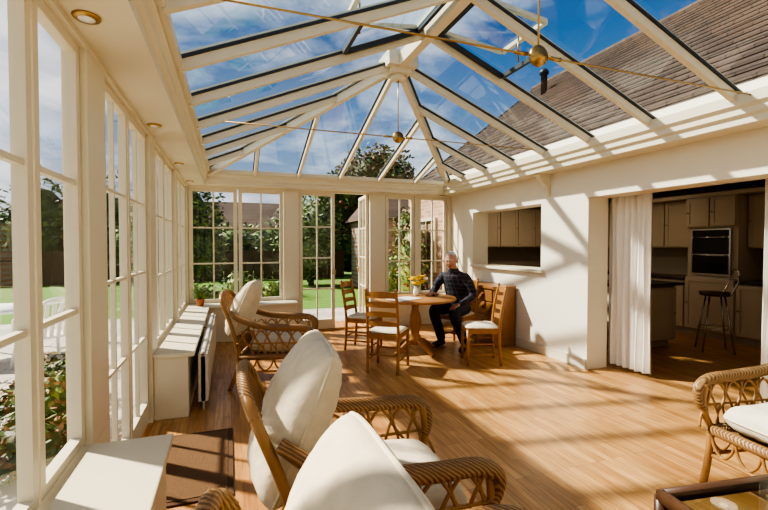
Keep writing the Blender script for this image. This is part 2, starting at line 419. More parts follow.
pts=[(XR-.18,SOF-.03),(XR,SOF-.03),(XR,SOF-.28),(XR-.04,SOF-.26),(XR-.06,SOF-.16),(XR-.14,SOF-.1)]
n=len(pts); m.add([(x,4.515,z) for x,z in pts]+[(x,4.585,z) for x,z in pts],[tuple(range(n)),tuple(range(2*n-1,n-1,-1))]+[(i,n+i,n+(i+1)%n,(i+1)%n) for i in range(n)])
m.build('corbel_bracket',[M_paint],bevel=.004)

m=MB()
y=4.05
while y<6.3:
    m.box((-.27,y,.08),(-.19,y+.03,.50),0); y+=.06
m.box((-.25,4.05,.10),(-.21,6.32,.48),0); m.tube([(-.23,4.08,.10),(-.23,4.08,.0)],.01,8); m.tube([(-.23,6.28,.10),(-.23,6.28,.0)],.01,8)
m.tube([(-.23,4.05,.5),(-.23,6.32,.5)],.02,8,0); m.tube([(-.23,4.05,.09),(-.23,6.32,.09)],.02,8,0)
for yy in (4.5,5.9): m.tube([(-.335,yy,.4),(-.25,yy,.4)],.008,6,1)
m.build('radiator',[M_rad,M_dark],bevel=.003)

# house exterior ---------------------------------------------------
m=MB(); m.box((3.9,YB+.07,-.13),(4.2,9.2,2.6),0); m.box((4.2,9.0,-.13),(11,9.2,2.7),1)
m.add([(4.2,9.1,2.75),(11,9.1,2.75),(7.5,9.1,5.4)],[(0,1,2)],1)
m.build('wall_house_brick',[M_brick,M_brickf])
leaf('window_20',(3.87,7.75),A,.9,.9,2.0,2,2)
m=MB()
N=22
for i in range(N):
    for sg in (1,-1):
        x0=7.5-sg*3.55*(1-i/N); x1=7.5-sg*3.55*(1-(i+1)/N)
        z0=2.72+(5.5-2.72)*i/N; z1=2.72+(5.5-2.72)*(i+1)/N
        m.add([(x0,-2.5,z0+.03),(x1+sg*.03,-2.5,z1+.005),(x1+sg*.03,9.35,z1+.005),(x0,9.35,z0+.03),(x0,-2.5,z0-.0),(x0,9.35,z0-.0)],[(0,1,2,3),(4,0,3,5)],0)
m.tube([(7.5,-2.5,5.5),(7.5,9.35,5.5)],.09,8,0)
m.box((3.93,-2.5,2.64),(3.97,9.35,2.76),1)
m.beam((3.95,9.35,2.76),(7.5,9.35,5.53),.05,.15,1)
m.build('house_tiled_roof',[M_tile,M_dark])
m=MB(); m.lathe([(.07,0),(.07,.5),(.1,.5),(.1,.56),(.05,.62)],(6.7,8.0,4.8),14); m.build('roof_flue',[M_dark])
m=MB(); m.box((4.4,13,-.13),(8.5,16,2.3),0)
m.add([(4.2,12.8,2.3),(8.7,12.8,2.3),(8.7,16.2,2.3),(4.2,16.2,2.3),(4.8,14.5,3.4),(8.1,14.5,3.4)],[(0,1,5,4),(1,2,5),(2,3,4,5),(3,0,4),(3,2,1,0)],1)
m.build('brick_outbuilding',[M_brickf,M_tile])
def farhouse(x,y,w,d,h):
    m=MB(); m.box((x-w/2,y-d/2,-.13),(x+w/2,y+d/2,h),0)
    m.add([(x-w/2-.3,y-d/2-.3,h),(x+w/2+.3,y-d/2-.3,h),(x+w/2+.3,y+d/2+.3,h),(x-w/2-.3,y+d/2+.3,h),(x-w/2-.3,y,h+2.4),(x+w/2+.3,y,h+2.4)],
      [(0,1,5,4),(2,3,4,5),(1,2,5),(3,0,4),(3,2,1,0)],1)
    for k in (-.3,.1,.35): m.box((x+w*k-.5,y-d/2-.04,1.0),(x+w*k+.5,y-d/2,2.1),2)
    m.build('neighbour_house',[M_brickf,M_tile,M_glassblk])
farhouse(2.0,40,11,7,2.8); farhouse(-22,30,9,7,3.0)

def bush(name,blobs,n,ls,mats,trunk=None,seed=1):
    rnd=random.Random(seed); m=MB()
    for (c,r) in blobs: m.sph(c,(r[0]*.72,r[1]*.72,min(r[2]*.78,c[2]+.11)),12,0)
    tot=sum(r[0]*r[2]+r[1]*r[2] for c,r in blobs)
    for c,r in blobs:
        k=int(n*(r[0]*r[2]+r[1]*r[2])/tot)
        for _ in range(k):
            d=V((rnd.gauss(0,1),rnd.gauss(0,1),rnd.gauss(0,1))).normalized()
            q=1+.28*noise.noise(V(c)+d*3.1)+rnd.uniform(-.25,.1)
            p=V((c[0]+d.x*r[0]*q,c[1]+d.y*r[1]*q,c[2]+d.z*r[2]*q))
            if p.z<-.1+ls: continue
            a=V((rnd.gauss(0,1),rnd.gauss(0,1),rnd.gauss(0,.6))).normalized(); b=a.cross(d+V((rnd.uniform(-.6,.6),rnd.uniform(-.6,.6),rnd.uniform(-.2,.6))))
            if b.length<.1: continue
            b.normalize(); s=ls*rnd.uniform(.6,1.0)
            m.add([p-a*s,p-b*s*.45,p+a*s,p+b*s*.45],[(0,1,2,3)],rnd.choice(range(len(mats))))
    if trunk:
        for t in trunk: m.tube([(t[0],t[1],-.12),(t[0]+.05,t[1],t[2])],[.12,.07],8,0)
    return m.build(name,mats)
rnd=random.Random(3)
bl=[]
x=-26
while x<12:
    h=rnd.uniform(2.4,4.6) if x<-3 or x>3.5 else rnd.uniform(1.9,2.6)
    bl.append(((x,23+rnd.uniform(-1,1),h*.45),(rnd.uniform(1.5,2.2),1.3,h*.58))); x+=rnd.uniform(1.6,2.3)
bush('garden_hedge',bl,14000,.19,[M_leaf,M_leaf,M_leaf2],seed=2)
bush('garden_tree',[((-1.6,15.5,2.3),(1.3,1.3,1.5)),((-2.4,15.9,1.4),(1,1,1.2)),((-.9,15.2,1.3),(.8,.8,1.0))],4500,.12,[M_leaf,M_leaf2],[(-1.6,15.5,1.5)],4)
bush('garden_tree',[((2.7,16.8,1.2),(.9,.9,1.2)),((3.3,17,2.1),(.9,1.0,1.3))],3500,.11,[M_leaf,M_leaf2],[(3.0,16.9,1.5)],5)
bush('garden_tree',[((6.4,18.7,4.3),(1.7,1.4,1.6)),((5.0,18.8,3.4),(1.3,1.2,1.4))],5000,.17,[M_leaf,M_leaf3],[(6.2,18.7,4)],6)
bush('garden_shrub',[((.2,10.0,.35),(.5,.4,.5)),((.9,10.1,.25),(.4,.4,.4)),((-.7,10.0,.25),(.5,.4,.4))],1600,.065,[M_leaf2,M_leaf],seed=7)
bush('climbing_shrub',[((3.45,8.05,.9),(.3,.5,1.1)),((3.4,8.9,.6),(.35,.4,.8)),((3.5,8.4,1.7),(.25,.4,.5))],2600,.065,[M_leaf2,M_leaf,M_leaf3],seed=8)
bush('garden_shrub',[((-1.45,4.35,.12),(.35,.4,.32)),((-1.6,5.1,.1),(.3,.35,.25)),((-1.35,3.6,.05),(.3,.3,.22))],2400,.05,[M_leaf,M_leaf2,M_leaf3],seed=9)
bl=[]
y=-4
while y<17:
    h=rnd.uniform(1.6,2.6); bl.append(((-11+rnd.uniform(-.5,.5),y,h*.45),(1.2,1.5,h*.58))); y+=rnd.uniform(1.4,2)
bush('garden_hedge',bl,9000,.12,[M_leaf,M_leaf2],seed=10)
m=MB()
for k in range(60):
    x=-20+k*.42; m.box((x,20.2,-.12),(x+.40,20.24,1.2))
m.box((-20,20.24,.9),(5.2,20.28,1.0)); m.build('garden_fence',[M_dkwood])

def gchair(loc,rz):
    m=MB()
    m.box((-.22,-.22,.40),(.24,.22,.43))
    for sy in (-1,1):
        m.tube([(.22,sy*.22,.42),(.28,sy*.27,-.0)],.02,6); m.tube([(-.2,sy*.2,.42),(-.27,sy*.25,0)],.02,6)
        m.tube(cat([(-.24,sy*.24,.66),(0,sy*.27,.64),(.22,sy*.26,.62),(.25,sy*.24,.42)],4),.02,6)
    for k in range(6):
        yy=-.19+k*.076; m.beam((-.2,yy,.42),(-.32,yy*1.05,.86),.045,.015,0)
    m.tube(cat([(-.31,-.23,.80),(-.34,-.1,.90),(-.34,.1,.90),(-.31,.23,.80)],4),.022,6)
    m.tube([(-.2,-.22,.42),(-.31,-.23,.80)],.02,6); m.tube([(-.2,.22,.42),(-.31,.23,.80)],.02,6)
    m.build('plastic_garden_chair',[M_white],(loc[0],loc[1],-.133),rz)
gchair((-2.25,6.7),2.3); gchair((-2.5,8.2),-2.3); gchair((-3.1,6.2),1.3)
m=MB(); m.lathe([(.0,.66),(.55,.66),(.57,.68),(.57,.70),(0,.71)],(0,0,0),28)
for k in range(4): 
    a=k*PI/2+.4; m.tube([(.35*math.cos(a),.35*math.sin(a),.67),(.42*math.cos(a),.42*math.sin(a),0)],.022,6)
m.build('plastic_garden_table',[M_white],(-3.1,7.5,-.133))

# ---------------------------------------------------------------- kitchen
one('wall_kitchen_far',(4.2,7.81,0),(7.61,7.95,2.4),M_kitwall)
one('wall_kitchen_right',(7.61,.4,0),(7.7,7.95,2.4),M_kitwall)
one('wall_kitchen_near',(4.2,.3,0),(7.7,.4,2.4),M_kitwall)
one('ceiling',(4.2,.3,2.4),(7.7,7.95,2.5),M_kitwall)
def cab(m,x0,x1,y0,y1,z0,z1,face,n):
    m.box((x0,y0,z0),(x1,y1,z1),0)
    if face=='-x':
        w=(y1-y0)/n
        for i in range(n):
            a=y0+i*w+.01;b=a+w-.02
            m.box((x0-.02,a,z0+.02),(x0,b,z1-.02)); 
            m.box((x0-.03,a,z0+.02),(x0-.02,a+.06,z1-.02)); m.box((x0-.03,b-.06,z0+.02),(x0-.02,b,z1-.02)); m.box((x0-.03,a+.06,z1-.08),(x0-.02,b-.06,z1-.02)); m.box((x0-.03,a+.06,z0+.02),(x0-.02,b-.06,z0+.08))
            m.sph((x0-.038,b-.03,(z0+z1)/2),.014,8,1)
    else:
        w=(x1-x0)/n
        for i in range(n):
            a=x0+i*w+.01;b=a+w-.02
            m.box((a,y0-.02,z0+.02),(b,y0,z1-.02)); 
            m.box((a,y0-.03,z0+.02),(a+.06,y0-.02,z1-.02)); m.box((b-.06,y0-.03,z0+.02),(b,y0-.02,z1-.02)); m.box((a+.06,y0-.03,z1-.08),(b-.06,y0-.02,z1-.02)); m.box((a+.06,y0-.03,z0+.02),(b-.06,y0-.02,z0+.08))
            m.sph((b-.03,y0-.038,(z0+z1)/2),.014,8,1)
m=MB()
cab(m,7.0,7.6,4.95,7.1,.1,.88,'-x',4); cab(m,7.25,7.6,4.95,7.1,1.4,2.2,'-x',4)
cab(m,7.0,7.6,4.2,4.94,.1,.95,'-x',1); cab(m,7.0,7.6,4.2,4.94,1.72,2.2,'-x',2)
m.box((7.04,4.2,.95),(7.6,4.94,1.72)); cab(m,7.0,7.6,2.4,4.19,.1,.88,'-x',4); cab(m,7.25,7.6,2.4,4.19,1.4,2.2,'-x',4)
m.box((6.96,4.95,.88),(7.6,7.1,.92),2); m.box((6.96,2.4,.88),(7.6,4.19,.92),2); m.box((7.05,2.4,0),(7.6,7.1,.1),0)
m.box((6.98,2.4,2.2),(7.6,7.1,2.26),0)
m.build('kitchen_wall_units',[M_kit,M_brass,M_counter],bevel=.003)
m=MB()
cab(m,4.3,6.9,7.2,7.8,.1,.88,'-y',5); cab(m,4.3,6.9,7.45,7.8,1.4,2.2,'-y',6); m.box((4.3,7.16,.88),(6.9,7.8,.92),2); m.box((4.3,7.25,0),(6.9,7.8,.1),0)
m.build('kitchen_base_units',[M_kit,M_brass,M_counter],bevel=.003)
m=MB(); cab(m,4.95,5.95,4.35,4.95,.1,.88,'-y',2); m.box((4.9,4.28,.88),(6.05,5.0,.92),2); m.box((5.0,4.4,0),(5.9,4.9,.1))
m.build('kitchen_island',[M_kit,M_brass,M_counter],bevel=.004)
m=MB(); m.box((7.0,4.28,.98),(7.035,4.86,1.70),0); m.box((6.985,4.31,1.01),(7.0,4.83,1.28),1); m.box((6.985,4.31,1.31),(7.0,4.83,1.56),1); m.box((6.985,4.31,1.58),(7.0,4.83,1.68),1)
m.tube([(6.96,4.34,1.29),(6.96,4.80,1.29)],.01,8,0); m.tube([(6.96,4.34,1.57),(6.96,4.80,1.57)],.01,8,0)
for yy in (4.4,4.74): 
    m.tube([(6.96,yy,1.29),(6.99,yy,1.29)],.007,6,0); m.tube([(6.96,yy,1.57),(6.99,yy,1.57)],.007,6,0)
m.build('double_oven',[M_steel,M_glassblk])
def stool(loc,rz=0):
    m=MB()
    m.lathe([(.0,.76),(.17,.76),(.185,.78),(.18,.81),(0,.815)],(0,0,0),20,1)
    for k in range(4):
        a=k*PI/2+PI/4; m.tube([(.12*math.cos(a),.12*math.sin(a),.76),(.25*math.cos(a),.25*math.sin(a),0)],.011,8)
    m.tube([(.19*math.cos(t*PI/12),.19*math.sin(t*PI/12),.32) for t in range(24)],.008,6,0,True)
    m.tube(cat([(-.12,-.14,.77),(-.2,-.16,.95),(-.22,-.1,1.1),(-.22,.1,1.1),(-.2,.16,.95),(-.12,.14,.77)],5),.01,8)
    m.tube(cat([(-.2,-.16,.97),(-.235,0,.98),(-.2,.16,.97)],4),.008,8)
    m.build('bar_stool',[M_steel,M_dkwood],(*loc,0),rz)
stool((6.25,4.0),2.4)
M_lamp,ntl,bl_=newmat('lamp_diffuser'); bl_.inputs['Emission Color'].default_value=(1,.82,.6,1); bl_.inputs['Emission Strength'].default_value=6
for i,(x,y,en) in enumerate([(5.2,6.3,12),(6.3,3.2,2),(6.3,5.4,3),(5.2,3.2,1)]):
    m=MB(); m.lathe([(.05,-.012),(.06,-.004),(.06,0)],(0,0,0),16,0); m.lathe([(.04,-.016),(.045,-.011)],(0,0,0),16,1)
    m.build('kitchen_downlight',[M_steel,M_lamp],(x,y,2.4))
    l=bpy.data.lights.new('kitchen_lamp','AREA'); l.shape='DISK'; l.size=.25; l.energy=en; l.color=(1,.80,.58)
    lo=bpy.data.objects.new('kitchen_lamp',l); bpy.context.scene.collection.objects.link(lo); lo.location=(x,y,2.37)
def curtain(y0,y1,x,z0,z1,seed,nw=13):
    m=MB();n=70;k=10;vs=[];fs=[]
    for j in range(k+1):
        tz=j/k
        for i in range(n+1):
            t=i/n
            wv=math.sin(t*PI*nw+seed)*.03+math.sin(t*PI*29+seed*2)*.008
            yy=y0+(y1-y0)*t+.008*math.sin(tz*5+t*9)
            vs.append((x+wv*(.7+.3*tz)+.01*math.sin(tz*6+i*.3),yy,z1-(z1-z0)*tz))
    for j in range(k):
        for i in range(n):
            a=j*(n+1)+i; fs.append((a,a+1,a+n+2,a+n+1))
    m.add(vs,fs,0,True)
    m.add([(p[0]+.006,p[1],p[2]) for p in vs],[tuple(reversed(f)) for f in fs],0,True)
    return m.build('curtain',[M_curtain])
curtain(3.40,3.94,4.28,.04,2.08,0); curtain(2.02,2.35,4.28,.04,2.08,2,7)
m=MB(); m.tube([(4.28,1.85,2.1),(4.28,4.05,2.1)],.012,8); m.box((4.2,1.9,2.09),(4.28,1.92,2.11)); m.box((4.2,4.0,2.09),(4.28,4.02,2.11)); m.build('curtain_rail',[M_brass])

# ---------------------------------------------------------------- wicker armchairs
def armchair(loc,rz,seed=0):
    E=empty('rattan_armchair',(*loc,0),rz)
    m=MB()
    for (a,b) in [((-.30,-.30,.33),(.36,-.30,.33)),((-.30,.30,.33),(.36,.30,.33)),((.36,-.30,.33),(.36,.30,.33)),((-.30,-.30,.33),(-.30,.30,.33))]:
        m.tube([a,b],.032,10,0)
    m.box((-.30,-.30,.31),(.36,.30,.335),0)
    for sy in (-1,1):
        arm=cat([(-.40,sy*.29,.78),(-.28,sy*.33,.705),(-.10,sy*.35,.65),(.14,sy*.355,.63),(.32,sy*.35,.62),(.405,sy*.345,.575),(.415,sy*.335,.50),(.39,sy*.325,.45)],6)
        n=len(arm); m.tube(arm,[.024+.013*math.sin(PI*min(1,i/n*1.2)) for i in range(n)],12,0)
        m.tube(cat([(.38,sy*.33,.60),(.395,sy*.325,.45),(.365,sy*.30,.33),(.38,sy*.30,.15),(.40,sy*.31,.0)],5),.020,10,1)
        m.tube(cat([(-.40,sy*.31,.0),(-.33,sy*.30,.2),(-.31,sy*.30,.34),(-.375,sy*.29,.60),(-.475,sy*.27,.86),(-.505,sy*.21,.92)],5),.020,10,1)
        for k in range(6):
            x0=-.30+k*.12
            top=.60
            m.tube(cat([(x0,sy*.305,.35),(x0+.0,sy*.33,.47),(x0+.09,sy*.345,top),(x0+.18,sy*.33,.47),(x0+.18,sy*.305,.35)] if x0+.18<.38 else [(x0,sy*.305,.35),(x0,sy*.33,.47),(x0+.06,sy*.345,top)],4),.008,6,1)
            m.tube(cat([(x0+.02,sy*.345,top),(x0+.05,sy*.33,.5),(x0+.11,sy*.32,.42),(x0+.14,sy*.305,.35)],4),.008,6,1)
        m.tube([(-.33,sy*.325,.47),(.39,sy*.335,.47)],.008,6,1)
        for k in range(4):
            x0=-.30+k*.165
            m.tube(cat([(x0,sy*.30,.32),(x0+.02,sy*.30,.24),(x0+.08,sy*.30,.19),(x0+.14,sy*.30,.24),(x0+.165,sy*.30,.32)],4),.009,6,1)
        m.tube([(-.33,sy*.30,.18),(.38,sy*.30,.18)],.012,8,1)
    for sx in (.37,-.325):
        for k in range(4):
            y0=-.29+k*.145
            m.tube(cat([(sx,y0,.32),(sx,y0+.02,.24),(sx,y0+.07,.19),(sx,y0+.125,.24),(sx,y0+.145,.32)],4),.009,6,1)
        m.tube([(sx,-.30,.18),(sx,.30,.18)],.012,8,1)
    m.tube(cat([(-.475,-.27,.86),(-.51,-.18,.935),(-.52,0,.955),(-.51,.18,.935),(-.475,.27,.86)],6),.022,10,0)
    for k in range(9):
        y=-.24+k*.06; m.tube(cat([(-.315,y,.35),(-.38,y,.60),(-.485,y*.95,.87),(-.515,y*.85,.94)],4),.008,6,1)
    for z,x in ((.5,-.35),(.64,-.39),(.78,-.445)): m.tube([(x-.005,-.29,z),(x-.005,.29,z)],.010,8,0)
    m.build('frame',[M_wick,M_cane],parent=E)
    m=MB(); m.pillow(.60,.56,.17,Matrix.Translation((.06,0,.425)),0,6,24,seed)
    m.build('seat_cushion',[M_cushion],parent=E)
    m=MB()
    m.pillow(.62,.55,.23,Matrix.Translation((-.315,0,.79))@Matrix.Rotation(math.radians(-67),4,'Y'),0,3.0,28,seed+5,.35)
    m.build('back_cushion',[M_cushion],parent=E)
armchair((.45,4.72),math.radians(-14),1)
armchair((.56,1.74),math.radians(-2),2)
armchair((.47,.74),math.radians(0),3)
armchair((3.06,1.42),math.radians(172),4)

m=MB()
x0,x1,y0,y1=-.38,.38,-.3,.3
for a,b in [((x0,y0),(x1,y0)),((x0,y1),(x1,y1)),((x0,y0),(x0,y1)),((x1,y0),(x1,y1))]:
    m.tube([(*a,.44),(*b,.44)],.028,10,0); m.tube([(*a,.14),(*b,.14)],.016,8,0)
for x in (x0,x1):
    for y in (y0,y1): m.tube([(x,y,.44),(x,y,.0)],.026,10,0)
m.box((x0+.02,y0+.02,.447),(x1-.02,y1-.02,.459),1); m.box((x0,y0,.14),(x1,y1,.15),0)
m.build('glass_top_coffee_table',[M_dkwood,M_tableglass],(1.96,.88,0),math.radians(-8))

m=MB(); m.box((-.26,-.48,0),(.26,.48,.012),1); m.box((-.225,-.445,.012),(.225,.445,.016),0)
m.build('doormat',[M_mat,M_mat2],(-.25,3.08,0),0,bevel=.003)

# ---------------------------------------------------------------- dining set
TC=(2.34,5.29)
m=MB()
m.lathe([(0,.715),(.53,.715),(.55,.725),(.55,.74),(.54,.75),(0,.75)],(0,0,0),48)
m.lathe([(.0,.70),(.30,.70),(.30,.715),(0,.715)],(0,0,0),30)
m.lathe([(.09,.7),(.06,.66),(.045,.6),(.07,.5),(.085,.4),(.06,.3),(.055,.26),(.085,.2),(.085,.12),(.0,.11)],(0,0,0),20)
for k in range(4):
    a=k*PI/2+.35; R=Matrix.Rotation(a,4,'Z')
    m.tube(cat([(.05,0,.17),(.17,0,.13),(.28,0,.06),(.35,0,.03)],5),[.04]*5+[.035]*5+[.03]*6,8,0,False,R)
m.build('round_dining_table',[M_wood],(*TC,0))
def dchair(loc,ang):
    m=MB()
    for sy in (-1,1):
        m.tube([(.19,sy*.19,.0),(.19,sy*.19,.22),(.19,sy*.19,.43)],[.016,.021,.02],8)
        m.tube(cat([(-.21,sy*.18,0),(-.19,sy*.18,.25),(-.19,sy*.18,.45),(-.22,sy*.18,.7),(-.27,sy*.175,.94)],5),.019,8)
        m.sph((-.27,sy*.175,.945),.022,8)
        m.tube([(.19,sy*.19,.14),(-.2,sy*.18,.14)],.011,6); m.tube([(.19,sy*.19,.26),(-.19,sy*.18,.26)],.011,6)
        m.beam((.19,sy*.185,.44),(-.19,sy*.175,.44),.025,.055)
    m.tube([(.19,-.19,.2),(.19,.19,.2)],.012,6); m.tube([(-.19,-.18,.2),(-.19,.18,.2)],.011,6)
    m.beam((.19,-.19,.44),(.19,.19,.44),.025,.055); m.beam((-.19,-.18,.44),(-.19,.18,.44),.025,.055)
    for z,h in ((.56,.05),(.67,.05),(.78,.055),(.89,.065)):
        x=-.2-(z-.5)*.17
        vs=[];fs=[]
        for i in range(9):
            t=i/8; y=-.175+.35*t; xx=x-.03*math.sin(PI*t); b=h/2+.012*math.sin(PI*t)
            vs+=[(xx+.008,y,z-h/2),(xx+.008,y,z+b),(xx-.008,y,z+b),(xx-.008,y,z-h/2)]
        for i in range(8):
            for q in range(4): fs.append((i*4+q,i*4+(q+1)%4,(i+1)*4+(q+1)%4,(i+1)*4+q))
        fs+= [(3,2,1,0),(32,33,34,35)]
        m.add(vs,fs)
    m.pillow(.41,.40,.06,Matrix.Translation((.01,0,.455)),1,6,12)
    return m.build('dining_chair',[M_wood,M_cushion],(*loc,0),ang)
def face(a,b): return math.atan2(b[1]-a[1],b[0]-a[0])
c1=(1.74,4.72); dchair(c1,face(c1,TC)+.15)
c2=(1.76,5.75); dchair(c2,face(c2,TC))
c3=(2.92,4.60); dchair(c3,math.radians(160))
MP=(3.13,5.52); MR=math.radians(210)
dchair((MP[0]+.02*math.cos(MR),MP[1]+.02*math.sin(MR)),MR)

m=MB(); m.box((-.2,-.14,0),(.0,.14,.004)); m.box((.0,-.14,0),(.2,.14,.006)); m.build('newspaper',[M_paper],(2.12,5.15,.751),.4)
m=MB(); m.lathe([(.03,0),(.04,.03),(.035,.08),(.02,.11),(.028,.13)],(0,0,0),16,2)
rr=random.Random(5)
for k in range(24):
    a=rr.uniform(0,2*PI);q=rr.uniform(.02,.12);h=rr.uniform(.17,.28)
    p=(q*math.cos(a),q*math.sin(a),h); m.tube([(0,0,.1),(p[0]*.5,p[1]*.5,h*.7),p],.003,5,1); 
    for j in range(6):
        b=j*PI/3; m.sph((p[0]+.02*math.cos(b),p[1]+.02*math.sin(b),p[2]),(.017,.017,.01),6,0)
m.build('flower_vase',[M_yellow,M_stem,M_white],(2.42,5.45,.75))

m=MB(); D=.36;W=.94
m.box((-D/2,-W/2,.06),(D/2,W/2,.82)); m.box((-D/2-.03,-W/2-.02,.82),(D/2,W/2+.02,.86)); m.box((-D/2-.01,-W/2-.01,0),(D/2,W/2+.01,.07))
for r in range(4):
    z0=.10+r*.18
    m.box((-D/2-.015,-W/2+.03,z0),(-D/2,W/2-.03,z0+.16))
    for y in (-.22,.22): m.sph((-D/2-.03,y,z0+.08),.018,8)
m.build('chest_of_drawers',[M_chest],(3.69,5.66,0),bevel=.005)

def potplant(loc,s=1,seed=1):
    m=MB(); r=random.Random(seed)
    m.lathe([(.05*s,0),(.07*s,.11*s),(.075*s,.12*s),(.06*s,.11*s)],(0,0,0),16,0)
    for k in range(34):
        a=r.uniform(0,2*PI);q=r.uniform(.05,.14)*s;h=r.uniform(.16,.34)*s
        m.tube(cat([(0,0,.1*s),(q*.4*math.cos(a),q*.4*math.sin(a),h*.8),(q*math.cos(a),q*math.sin(a),h)],3),.003,4,1)
        d=V((math.cos(a),math.sin(a),.2)).normalized();sd=d.cross(V((0,0,1))).normalized();p=V((q*math.cos(a),q*math.sin(a),h))
        m.add([p-d*.03*s,p+sd*.028*s,p+d*.05*s,p-sd*.028*s],[(0,1,2,3)],1)
    m.build('potted_plant',[M_terracotta,M_leaf2],loc)
potplant((.30,6.94,SILL),1.1,1); potplant((-.42,6.85,SILL),.9,2)

# ---------------------------------------------------------------- man
def realize(ob):
    dg=bpy.context.evaluated_depsgraph_get(); dg.update()
    me=bpy.data.meshes.new_from_object(ob.evaluated_get(dg)); ob.modifiers.clear(); ob.data=me
    return ob
man=empty('seated_man',(*MP,0),MR)
m=MB()
rings=[(.43,.02,.11,.155),(.50,.01,.135,.18),(.60,.015,.138,.175),(.72,.03,.142,.175),(.84,.055,.14,.185),(.94,.085,.132,.195),(1.00,.105,.118,.19),(1.045,.12,.098,.16),(1.08,.135,.074,.10),(1.11,.15,.060,.066),(1.17,.175,.054,.055),(1.22,.195,.05,.052)]
vs=[];fs=[];sg=24
for z,cx,rx,ry in rings:
    for k in range(sg):
        a=2*PI*k/sg; vs.append((cx+rx*math.cos(a),ry*math.sin(a),z))
for i in range(len(rings)-1):
    for k in range(sg): fs.append((i*sg+k,i*sg+(k+1)%sg,(i+1)*sg+(k+1)%sg,(i+1)*sg+k))
fs.append(tuple(reversed(range(sg)))); fs.append(tuple((len(rings)-1)*sg+k for k in range(sg)))
m.add(vs,fs,0,True)
WR=V((.44,-.16,.785)); WL=V((.33,.21,.64))
def limb(pts,rs,n=5):
    P=cat(pts,n); R=[]
    for i in range(len(pts)-1):
        for k in range(n): R.append(rs[i]+(rs[i+1]-rs[i])*k/n)
    R.append(rs[-1]); m.tube(P,R,14); m.sph(P[0],R[0]*.98,14); m.sph(P[-1],R[-1]*.98,12)
limb([(.12,-.18,.985),(.15,-.26,.89),(.18,-.30,.79),(.32,-.24,.79),WR],[.072,.06,.052,.044,.035])
limb([(.12,.18,.985),(.11,.26,.87),(.10,.29,.75),(.22,.26,.69),WL],[.072,.06,.052,.044,.035])
limb([(.03,.10,.53),(.22,.15,.545),(.44,.19,.53),(.36,.23,.30),(.28,.26,.12)],[.105,.097,.077,.07,.062])
limb([(.03,-.10,.53),(.22,-.12,.545),(.44,-.13,.53),(.33,-.14,.30),(.24,-.14,.12)],[.105,.097,.077,.07,.062])
for ax,ay,an in ((.28,.26,.25),(.24,-.14,-.1)):
    R=Matrix.Translation((ax,ay,0))@Matrix.Rotation(an,4,'Z')
    m.tube([(-.07,0,.045),(-.04,0,.05),(.04,0,.05),(.12,0,.042),(.18,0,.036),(.205,0,.032)],[.025,.042,.045,.047,.036,.015],14,0,False,R)
body=m.build('body',[M_shirt,M_trouser,M_shoe,M_skin],parent=man)
rm=body.modifiers.new('r','REMESH'); rm.mode='VOXEL'; rm.voxel_size=.010
smo=body.modifiers.new('s','SMOOTH'); smo.factor=.6; smo.iterations=4
realize(body)
for mt in (M_shirt,M_trouser,M_shoe,M_skin):
    if mt.name not in [x.name for x in body.data.materials if x]: body.data.materials.append(mt)
nrm=[v.normal.copy() for v in body.data.vertices]; cos=[v.co.copy() for v in body.data.vertices]; flat=[]
for c,nn in zip(cos,nrm):
    if .09<c.z<1.08:
        q=noise.noise(V((c.x*9,c.y*9,c.z*16)))*.006+noise.noise(V((c.x*22,c.y*22,c.z*30)))*.002
        c=c+nn*q
    flat+=[c.x,c.y,c.z]
body.data.vertices.foreach_set('co',flat); body.data.update()
for p in body.data.polygons:
    c=p.center; p.use_smooth=True
    k=0
    if c.z<.085: k=2
    elif c.z<.60 and not (c.x<.12 and c.z>.575): k=1
    if c.z>1.115: k=3
    p.material_index=k
m=MB();NU,NV=64,52;vs=[];fs=[];hv=[]
def headp(a,t):
    x=math.sin(t)*math.cos(a);y=math.sin(t)*math.sin(a);z=math.cos(t)
    X=.093*x;Y=.075*y;Z=.115*z
    if z<0:
        Y*=1-.24*(-z)**1.4; X*=1-.12*(-z) if x>0 else 1-.35*(-z)
        if x>0: X+=.012*(-z)*x
    if x>0:
        g=lambda yy,zz,sy,sz:math.exp(-((y-yy)/sy)**2-((z-zz)/sz)**2)
        X+=.026*g(0,-.18,.14,.13)+.014*g(0,0,.11,.18)-.010*g(.36,.04,.17,.11)-.010*g(-.36,.04,.17,.11)
        X+=.006*g(0,.22,.5,.09)+.005*g(0,-.52,.25,.06)-.004*g(0,-.42,.2,.035)+.007*g(0,-.8,.25,.12)
        X+=.005*g(.45,-.2,.15,.15)+.005*g(-.45,-.2,.15,.15)
    return V((X,Y,Z)),V((x,y,z))
for j in range(NV+1):
    for i in range(NU):
        p,u=headp(2*PI*i/NU,max(.01,min(PI-.01,PI*j/NV))); vs.append(p); hv.append(u)
for j in range(NV):
    for i in range(NU): fs.append((j*NU+i,(j+1)*NU+i,(j+1)*NU+(i+1)%NU,j*NU+(i+1)%NU))
m.add(vs,fs,0,True)
def hairt(u):
    front=.62-.25*abs(u.y)
    a=min(1,max(0,(u.z-(.52 if u.x>.2 else -.25-.3*(u.x<-.3)) -(.25*u.x if u.x>0 else 0))/.22))
    if u.x>.2: a*=min(1,max(0,(front-u.x+.25*(u.z-.5))/.2))
    elif u.x>-.1 and u.z<.1: a*=min(1,max(0,(.12-u.x)/.12))
    return a
hp=[];hm=[]
for p,u in zip(vs,hv):
    t=hairt(u); hm.append(t); hp.append(p+p.normalized()*(-.003+t*(.012+.004*noise.noise(p*45))))
hf=[f for f in fs if max(hm[q] for q in f)>.15]
m.add(hp,hf,1,True)
